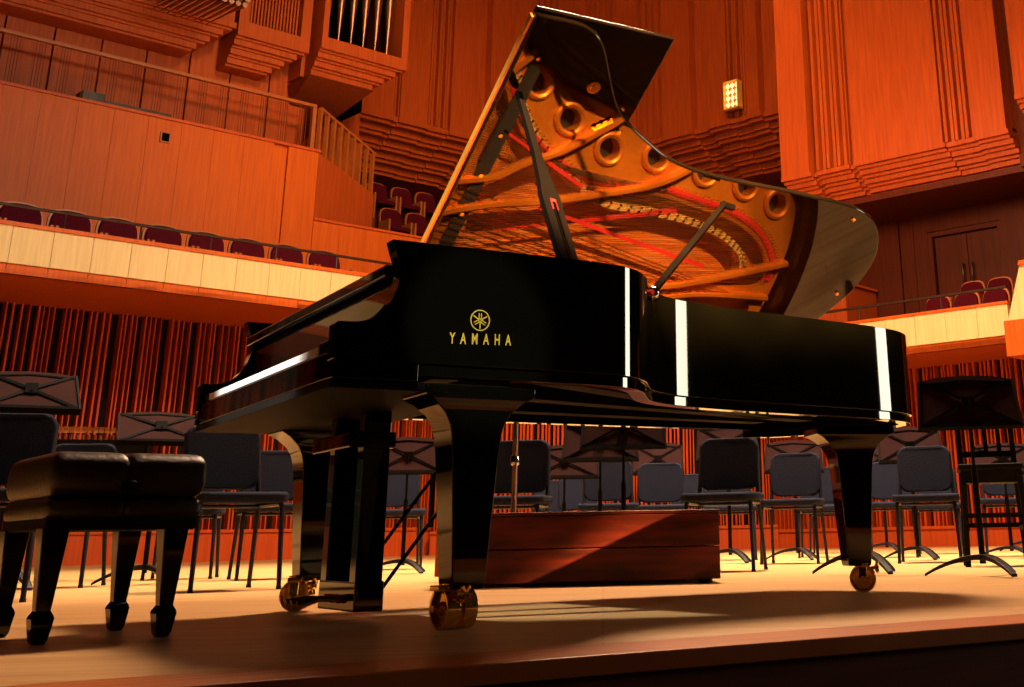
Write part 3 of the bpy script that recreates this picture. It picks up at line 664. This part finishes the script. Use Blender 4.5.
# emblem + lettering
def fork(g, F, ang, s):
    c, sn = math.cos(ang), math.sin(ang); R2 = lambda a_, b_: F(a_*c-b_*sn, a_*sn+b_*c)
    for x0, x1, y0, y1 in ((-.06, .06, -.86, -.12), (-.17, .17, -.16, -.06), (-.17, -.08, -.06, .72), (.08, .17, -.06, .72)):
        g.prism([(x0*s, y0*s), (x1*s, y0*s), (x1*s, y1*s), (x0*s, y1*s)], lambda a_, b_, h: R2(a_, b_)+Vector((0, h, 0)), -.0015, .0)
def emblem(name, l, z, r, w=-.0005):
    g = G(); F = lambda a_, b_: Vector((l+a_, w, z+b_))
    g.wall(circ(0, 0, r, 40), r*.10, lambda a_, b_, h: F(a_, b_)+Vector((0, h, 0)), -.0015, 0)
    for k in range(3): fork(g, F, k*2*PI/3, r*.92)
    return pp(name, g, 'gilt')
emblem('emblem', .412, .812, .030)
def text(name, s, size, F, m, spacing=1.5, xs=.75, parent=None):
    cu = bpy.data.curves.new('txt', 'FONT'); cu.body = s; cu.size = 1; cu.extrude = 0; cu.offset = .018; cu.space_character = spacing; cu.resolution_u = 3
    o = bpy.data.objects.new('txt', cu); COL.objects.link(o); bpy.context.view_layer.update()
    me = bpy.data.meshes.new_from_object(o.evaluated_get(bpy.context.evaluated_depsgraph_get())); bpy.data.objects.remove(o)
    xx = [v.co.x for v in me.vertices]; yy = [v.co.y for v in me.vertices]; x0, x1, y0, y1 = min(xx), max(xx), min(yy), max(yy)
    g = G(); g.add([F((v.co.x-x0)/(x1-x0), (v.co.y-y0)/(y1-y0)) for v in me.vertices], [tuple(p.vertices) for p in me.polygons])
    return pp(name, g, m, parent)
text('side_lettering', 'YAMAHA', 1, lambda a_, b_: (.322+a_*.188, -.0012, .741+.006*a_+b_*.031), 'gilt', 2.3)
text('fallboard_lettering', 'YAMAHA', 1, lambda a_, b_: (.1612+b_*.0028, .90-a_*.19, .765+b_*.030), 'gilt', 1.5)
# legs
def leg(l, w, rot=0, hs=.62):
    g = G(); cr_, sr_ = math.cos(rot), math.sin(rot); pr = [(.092, .092, .10), (.098, .098, .12), (.14, .13, .46), (.15, .135, .50), (.165, .14, .53), (.20, .15, .56), (.27, .17, .590), (.33, .19, .606), (.33, .19, .632)]
    g.loft([[(l+(sx*a_/2)*cr_-(sy*b_/2)*sr_, w+(sx*a_/2)*sr_+(sy*b_/2)*cr_, z) for sx, sy in ((-1, -1), (1, -1), (1, 1), (-1, 1))] for a_, b_, z in pr], True, False)
    return pp('leg', g, 'polish', bevel=.004)
LEGS = [(.435, .11, .15), (.425, 1.46, -.9), (2.42, .80, .55)]
for l, w, r in LEGS: leg(l, w, -.38 if l > 2 else 0)
def caster(l, w, ang):
    # wheels roll about axis; fork above
    t_ = G(); ax = Vector((math.cos(ang), math.sin(ang), 0)); fw_ = Vector((-ax.y, ax.x, 0)); c = Vector((l, w, .053))
    g = G(); g.disc((l, w, .108), (0, 0, 1), .034, .02, 20)
    for s_ in (-1, 1): g.bar(c+ax*s_*.058+fw_*.0, c+ax*s_*.045+Vector((0, 0, .055)), .030, .010, up=ax)
    g.bar(c+ax*-.062+Vector((0, 0, .052)), c+ax*.062+Vector((0, 0, .052)), .05, .014)
    k = pp('caster', g, 'brass', bevel=.003)
    for s_ in (-1, 1):
        q = c+ax*s_*.026
        g = G(); prof_ = [(.012, -.020), (.0525, -.020), (.0525, .020), (.043, .020), (.041, .008), (.018, .008), (.016, .022), (.002, .023)]
        g.lathe(q, prof_, 32, ax=ax*s_); obj('wheel', g, 'brass', parent=k, bevel=.0015, angle=30)
    g = G(); g.disc(c, ax, .010, .13, 12); obj('axle', g, 'brass', parent=k)
    g = G(); b0 = c+fw_*-.055+Vector((0, 0, .040)); g.tube([c+Vector((0, 0, .03)), b0], .007)
    for q in range(6):
        a_ = q*PI/3; g.tube([b0, b0-fw_*.004+ax*.021*math.cos(a_)+Vector((0, 0, .021*math.sin(a_)))], [.010, .007], 8)
    obj('brake_knob', g, 'brass', parent=k)
caster(.41, .10, .12); caster(.385, 1.45, 1.05); caster(2.45, .80, .85)
# lyre
g = G().box(.25, .40, .58, .96, .500, .548); pp('lyre_head', g, 'polish', bevel=.006)
for w_ in (.62, .90):
    g = G().box(.300, .385, w_-.028, w_+.028, .10, .6125); pp('lyre_post', g, 'polish', bevel=.004)
g = G().box(.298, .39, .585, .935, .030, .115); pp('pedal_box', g, 'polish', bevel=.006)
for w_ in (.70, .76, .82):
    g = G(); g.tube([(.31, w_, .062), (.23, w_, .066), (.165, w_, .052)], [.007, .008, .014], 10); pd = pp('pedal', g, 'brass')
    g = G(); g.disc((.290, w_, .064), (1, 0, 0), .012, .012, 12); obj('pedal_collar', g, 'felt_red', parent=pd)
for w_ in (.62, .90):
    g = G(); g.tube([(.385, w_, .08), (.80, w_, .62)], .006, 8); pp('lyre_brace', g, 'satin_black')

# ------------------------------------------------------------------ piano bench
def pillow(g, x0, x1, y0, y1, z0, z1, nx=20, ny=14, e=.16):
    # rounded cushion
    vs = []; fs = []
    def sup(t): return math.copysign(abs(t)**.28, t)
    n = 72; rings = []
    for k in range(17):
        ph = -PI/2+PI*k/16; cz = math.copysign(abs(math.sin(ph))**.8, math.sin(ph)); rr_ = abs(math.cos(ph))**.20
        ring = []
        for i in range(n):
            a_ = 2*PI*i/n; cx = math.copysign(abs(math.cos(a_))**.14, math.cos(a_)); cy = math.copysign(abs(math.sin(a_))**.14, math.sin(a_))
            ring.append(((x0+x1)/2+cx*rr_*(x1-x0)/2, (y0+y1)/2+cy*rr_*(y1-y0)/2, (z0+z1)/2+cz*(z1-z0)/2))
        rings.append(ring)
    g.loft(rings)
BX, BY = -1.64, 3.33
bench = thing('piano_bench', 'black tufted leather piano bench on tapered legs at the left of the piano', 'bench', (BX, BY, 0), math.radians(40))
BLX, BLY = .30, .40
g = G(); pillow(g, -.035, .162, -.055, BLY+.055, .345, .465); pillow(g, .150, BLX+.065, -.055, BLY+.055, .345, .465); obj('seat_cushion', g, 'leather', parent=bench)
g = G(); pillow(g, -.032, .161, -.05, BLY+.05, .288, .352); pillow(g, .150, BLX+.062, -.05, BLY+.05, .288, .352); obj('padded_apron', g, 'leather', parent=bench)
g = G().box(-.027, BLX+.05, -.035, BLY+.035, .268, .31); obj('frame', g, 'satin_black', parent=bench, bevel=.006)
g = G(); g.lathe((.158, -.055, .372), [(.008, -.01), (.020, -.006), (.024, .008), (.016, .022), (.006, .026)], 16, ax=(0, -1, 0)); obj('tuft_knob', g, 'satin_black', parent=bench)
for x in (0, BLX):
    for y in (0, BLY):
        g = G(); g.loft([[(x+sx*a_/2, y+sy*a_/2, z) for sx, sy in ((-1, -1), (1, -1), (1, 1), (-1, 1))] for a_, z in ((.028, 0), (.040, .012), (.054, .060), (.050, .066), (.036, .078), (.040, .10), (.066, .275))], True, False)
        obj('leg', g, 'polish', parent=bench, bevel=.003)

# ------------------------------------------------------------------ orchestra chairs
def rrect(x0, x1, z0, z1, r, n=5):
    out = []
    for cx, cz, a0 in ((x1-r, z1-r, 0), (x0+r, z1-r, PI/2), (x0+r, z0+r, PI), (x1-r, z0+r, 1.5*PI)):
        for k in range(n+1): a_ = a0+PI/2*k/n; out.append((cx+r*math.cos(a_), cz+r*math.sin(a_)))
    return out
GC = 'orchestra chairs set out on the stage'
def make_chair():
    t = thing('orchestra_chair', '', 'chair', (0, 0, 0), 0, GC)     # faces -y
    g = G(); g.prism(rrect(-.250, .250, -.235, .225, .08), lambda a_, b_, h: (a_, b_, .430+h-.10*max(0, -b_-.12)**1.5*2), 0, .052); obj('seat', g, 'fabric', parent=t, bevel=.018, seg=3)
    g = G(); g.prism(rrect(-.205, .205, .505, .848, .07), lambda a_, b_, h: (a_, .215+h+(b_-.5)*.20-abs(a_)**2*.7, b_), 0, .048); obj('backrest', g, 'fabric', parent=t, bevel=.018, seg=3)
    for s in (-1, 1):
        g = G(); g.tube([(s*.205, -.17, .43), (s*.212, -.19, .40), (s*.222, -.215, 0)], [.0145, .0145, .012], 10)
        l_ = obj('leg', g, 'tube', parent=t)
        g = G(); g.disc((s*.222, -.215, .008), (0, 0, 1), .014, .016, 10); obj('foot', g, 'rubber', parent=l_)
        g = G(); g.tube([(s*.195, .275, .80), (s*.20, .235, .60), (s*.205, .20, .46), (s*.205, .19, .40), (s*.222, .285, 0)], [.0145]*4+[.012], 10)
        l_ = obj('leg', g, 'tube', parent=t)
        g = G(); g.disc((s*.222, .285, .008), (0, 0, 1), .014, .016, 10); obj('foot', g, 'rubber', parent=l_)
        g = G(); g.tube([(s*.205, -.18, .418), (s*.205, .20, .418)], .0125, 8); obj('side_rail', g, 'tube', parent=t)
    g = G(); g.tube([(-.205, .15, .415), (.205, .15, .415)], .010, 8); obj('cross_rail', g, 'tube', parent=t)
    return t
chair0 = make_chair(); first = [True]
def chair(x, y, deg, label):
    if first[0]: o = chair0; first[0] = False
    else: o = dup(chair0, (x, y, 0))
    o.location = (x, y, 0); o.rotation_euler.z = math.radians(deg); o['label'] = label; o.scale = (1.02, 1.02, 1.03)
P_ = 'padded dark blue orchestra chair '
CH = [(-2.52, 7.05, 36, P_+'facing right just behind the piano keyboard end'),
 (-2.95, 9.1, 25, P_+'half hidden behind the keyboard-end chair'),
 (-3.32, 6.1, 20, P_+'cut off by the left picture edge behind the bench'),
 (-3.95, 8.1, 10, P_+'with only its top showing over the bench'),
 (-3.75, 9.6, 15, P_+'in the distance between bench and keyboard-end chair'),
 (-2.62, 11.4, 15, P_+'seen past the pedal lyre of the piano'),
 (-1.21, 8.55, -4, P_+'behind the podium, next to the piano front leg'),
 (-1.64, 14.9, 5, P_+'tiny, farthest back, left of the stands behind the podium'),
 (-1.30, 14.2, 0, P_+'far back, second small one behind the podium'),
 (-.72, 10.9, 4, P_+'behind the three clustered music stands over the podium'),
 (-.32, 11.7, -3, P_+'over the podium, left of the large centre chair'),
 (-.03, 14.0, 0, P_+'small far one just left of the large centre chair'),
 (.20, 8.75, -12, P_+'large centre one at the right end of the podium'),
 (.80, 10.6, -14, P_+'right beside the large centre chair, one row back'),
 (1.28, 13.1, -8, P_+'third in line right of the podium, partly hidden'),
 (1.62, 15.6, -10, P_+'farthest back, next to the tail leg of the piano'),
 (.35, 12.6, 0, P_+'in the row behind the large centre chair'),
 (1.86, 12.3, -12, P_+'just right of the tail leg of the piano'),
 (1.80, 10.05, -12, P_+'in full view right of the piano tail'),
 (2.55, 13.6, -12, P_+'behind the full-view chair at the right'),
 (2.83, 11.7, -12, P_+'behind the black stool near the right edge'),
 (3.9, 13.2, -15, P_+'at the far right, behind everything near the edge')]
for c in CH: chair(*c)
# ------------------------------------------------------------------ music stands
GM = 'music stands among the orchestra chairs'
def make_stand():
    t = thing('music_stand', '', 'music stand', (0, 0, 0), 0, GM)       # back of the desk faces -y
    A = Matrix.Rotation(math.radians(-26), 3, 'X'); zc = 1.0
    # desk face toward +y ; plate is slightly arched on top
    arch = [(-.27, -.17), (.27, -.17), (.25, .15), (.15, .178), (0, .188), (-.15, .178), (-.25, .15)]
    T = lambda a_, b_, h: tuple(A @ Vector((a_, h, b_))+Vector((0, 0, zc)))
    g = G().prism(arch, T, 0, .006); desk = obj('desk', g, 'stand', parent=t)
    g = G().prism([(-.275, -.175), (.275, -.175), (.275, -.150), (-.275, -.150)], T, -.008, .03); obj('lip', g, 'black', parent=desk)
    g = G()
    for s in (-1, 1):
        for e in ((s*.255, -.165), (s*.240, .145)):
            a_ = Vector(T(0, 0, -.010)); b_ = Vector(T(e[0], e[1], -.004)); g.bar(a_, b_, .016, .008, up=(0, -1, 0))
        g.bar(Vector(T(s*.27, -.17, -.004)), Vector(T(s*.25, .15, -.004)), .012, .010, up=(0, -1, 0))
    g.bar(Vector(T(-.235, .125, -.004)), Vector(T(0, .150, -.004)), .008, .006, up=(0, -1, 0)); g.bar(Vector(T(0, .150, -.004)), Vector(T(.235, .125, -.004)), .008, .006, up=(0, -1, 0))
    g.box(-.035, .035, -.03, 0, zc-.03, zc+.03); obj('ribs', g, 'stand_dark', parent=desk)
    g = G(); g.tube([(0, -.03, zc), (0, -.03, .62)], .009, 10); obj('inner_tube', g, 'stand_dark', parent=t)
    g = G(); g.tube([(0, -.03, .62), (0, -.03, .60), (0, -.03, .07)], [.012, .016, .016], 12); obj('outer_tube', g, 'stand_dark', parent=t)
    for k in range(3):
        a_ = math.radians(-90+120*k+25); c, s = math.cos(a_), math.sin(a_)
        g = G(); rings = []
        for q in range(9):
            u = q/8; r = .30*u; z = .095*(1-u**2.0)+.012; wd = .045-.012*u; th = .034-.018*u
            rings.append([(c*r-s*x*wd/2, -.03+s*r+c*x*wd/2, z+y*th/2) for x, y in ((-1, -1), (1, -1), (1, 1), (-1, 1))])
        g.loft(rings, True, False); obj('base_leg', g, 'tube', parent=t, bevel=.003)
    return t
stand0 = make_stand(); firsts = [True]
def stand(x, y, deg, dz, label, sc=1):
    if firsts[0]: o = stand0; firsts[0] = False
    else: o = dup(stand0, (x, y, 0))
    o.location = (x, y, 0); o.rotation_euler.z = math.radians(deg); o['label'] = label; o.scale = (sc, sc, dz)
    if x < -3.4:                      # these two desks are tipped further back
        for ch in o.children:
            if ch.name.startswith('desk'):
                Rm = Matrix.Rotation(math.radians(-26), 3, 'X'); c0 = Vector((0, 0, 1.0)); ch.rotation_euler.x = math.radians(-26); ch.location = c0-Rm @ c0
Q_ = 'dark metal music stand '
ST_ = [(1.49, 6.84, -8, .88, Q_+'nearest and largest, in full view near the right edge'),
 (-4.0, 7.6, 32, 1.13, Q_+'highest at the left, in front of dark slats'),
 (-3.52, 8.40, 32, .97, Q_+'tilted, left of the keyboard-end chair'),
 (-2.19, 9.84, 15, .85, Q_+'seen between the pedal lyre and the front leg'),
 (-.44, 8.15, 0, .90, Q_+'frontmost of the cluster over the podium'),
 (-.66, 9.15, 2, .88, Q_+'middle one of the cluster over the podium'),
 (-1.02, 10.2, 4, .80, Q_+'rearmost and leftmost of the cluster over the podium'),
 (-.37, 13.5, 0, 1.0, Q_+'small one above the chair left of the large centre chair'),
 (.30, 11.1, 0, .98, Q_+'whose desk rises just behind the large centre chair'),
 (.93, 11.87, -5, .90, Q_+'dark one over the second chair right of the podium'),
 (.97, 7.55, -5, 1.06, Q_+'whose tube and arched foot show left of the tail leg'),
 (1.85, 10.9, -8, .92, Q_+'behind the full-view chair at the right'),
 (2.65, 11.0, -10, .80, Q_+'behind the black stool at the right'),
 (2.08, 14.2, -8, 1.0, Q_+'small far one seen right of the tail leg'),
 (3.55, 14.0, -10, .95, Q_+'farthest right, its crossed ribs at the picture edge')]
for c in ST_: stand(*c)
# ------------------------------------------------------------------ podium
A0 = Vector((-1.235, 6.50, 0)); B0 = Vector((.128, 6.66, 0)); pd_a = math.atan2(B0.y-A0.y, B0.x-A0.x); pl = (B0-A0).length
pod = thing('conductor_podium', 'low mahogany conductor podium box standing behind the piano', 'podium', tuple(A0), pd_a)
g = G(); g.box(0, pl, 0, 1.1, .02, .175); g.box(0, pl, 0, 1.1, .179, .335); g.box(-.0, .01, 0, 1.1, .02, .335); obj('box', g, 'podium', parent=pod, bevel=.004)
g = G().box(-.005, pl+.005, -.005, 1.105, .336, .352); obj('deck', g, 'podium', parent=pod, bevel=.004)
g = G(); g.box(-.14, .30, 1.15, 1.19, .03, .37); obj('wing_panel', g, 'wood_skirt', parent=pod, bevel=.004)
for x in (.07, pl-.07): g = G().disc((x, .06, .011), (0, 0, 1), .035, .020, 16); obj('foot', g, 'rubber', parent=pod)
rx, ry = .31, .95
g = G(); g.tube([(rx, ry, .352), (rx, ry, 1.25)], .016, 12); rp = obj('rail_post', g, 'pipe', parent=pod)
g = G(); g.lathe((rx, ry, .66), [(.016, -.03), (.026, -.025), (.030, 0), (.026, .025), (.016, .03)], 16); obj('collar', g, 'chrome', parent=rp)
# ------------------------------------------------------------------ black stool with slatted back (bass player's stool), right
def make_stool(label, loc, deg):
    t = thing('tall_stool', label, 'stool', loc, math.radians(deg), 'tall stools at the right edge')
    g = G().box(-.21, .21, -.20, .20, .60, .64); obj('seat', g, 'satin_black', parent=t, bevel=.01)
    for x in (-.18, .18):
        g = G(); g.bar((x*1.12, -.20, 0), (x, -.17, .60), .036, .036, up=(0, 1, 0)); obj('leg', g, 'satin_black', parent=t)
        g = G(); g.bar((x*1.12, .22, 0), (x, .18, .60), .036, .036, up=(0, 1, 0)); g.bar((x, .18, .60), (x, .24, 1.0), .036, .03, up=(0, 1, 0)); obj('leg', g, 'satin_black', parent=t)
    g = G(); g.box(-.19, .19, -.19, -.17, .30, .33); g.box(-.19, .19, .17, .19, .24, .27); g.box(-.19, -.17, -.18, .19, .22, .25); g.box(.17, .19, -.18, .19, .22, .25); g.box(-.18, .18, -.18, .18, .52, .60); obj('stretcher', g, 'satin_black', parent=t)
    g = G(); g.box(-.18, .18, .225, .25, .94, 1.0); g.box(-.18, .18, .19, .215, .70, .74)
    for i in range(3): x = -.09+i*.09; g.bar((x, .205, .72), (x, .235, .96), .03, .015, up=(0, 1, 0))
    obj('backrest', g, 'satin_black', parent=t)
    return t
make_stool('tall black wooden stool behind the nearest music stand', (2.0, 8.7, 0), -10)
make_stool('tall black wooden stool cut off by the right picture edge', (2.75, 9.6, 0), -20)
# ------------------------------------------------------------------ xylophone behind the bench
xy = thing('xylophone', 'small xylophone on a black frame behind the bench at the left', 'xylophone', (-4.72, 9.7, 0), math.radians(25)); xy.scale = (.60, .8, 1.24)
g = G(); g.box(-.85, .85, -.28, -.24, .72, .80); g.box(-.85, .85, .24, .28, .72, .80)
for x in (-.85, .85): g.box(x-.02, x+.02, -.28, .28, .72, .84)
obj('frame', g, 'satin_black', parent=xy)
for x in (-.8, .8):
    for y in (-.24, .24): g = G(); g.tube([(x, y, .72), (x, y, .04)], .018); obj('leg', g, 'satin_black', parent=xy)
for i in range(24):
    g = G(); x = -.78+i*.068; h_ = .22-.005*i; g.box(x-.029, x+.029, -h_, h_, .86, .88); obj('bar', g, 'seat_wood', parent=xy)
    g = G(); g.tube([(x, 0, .84), (x, 0, .45+.012*i)], .022, 8); obj('resonator', g, 'seat_wood', parent=xy)
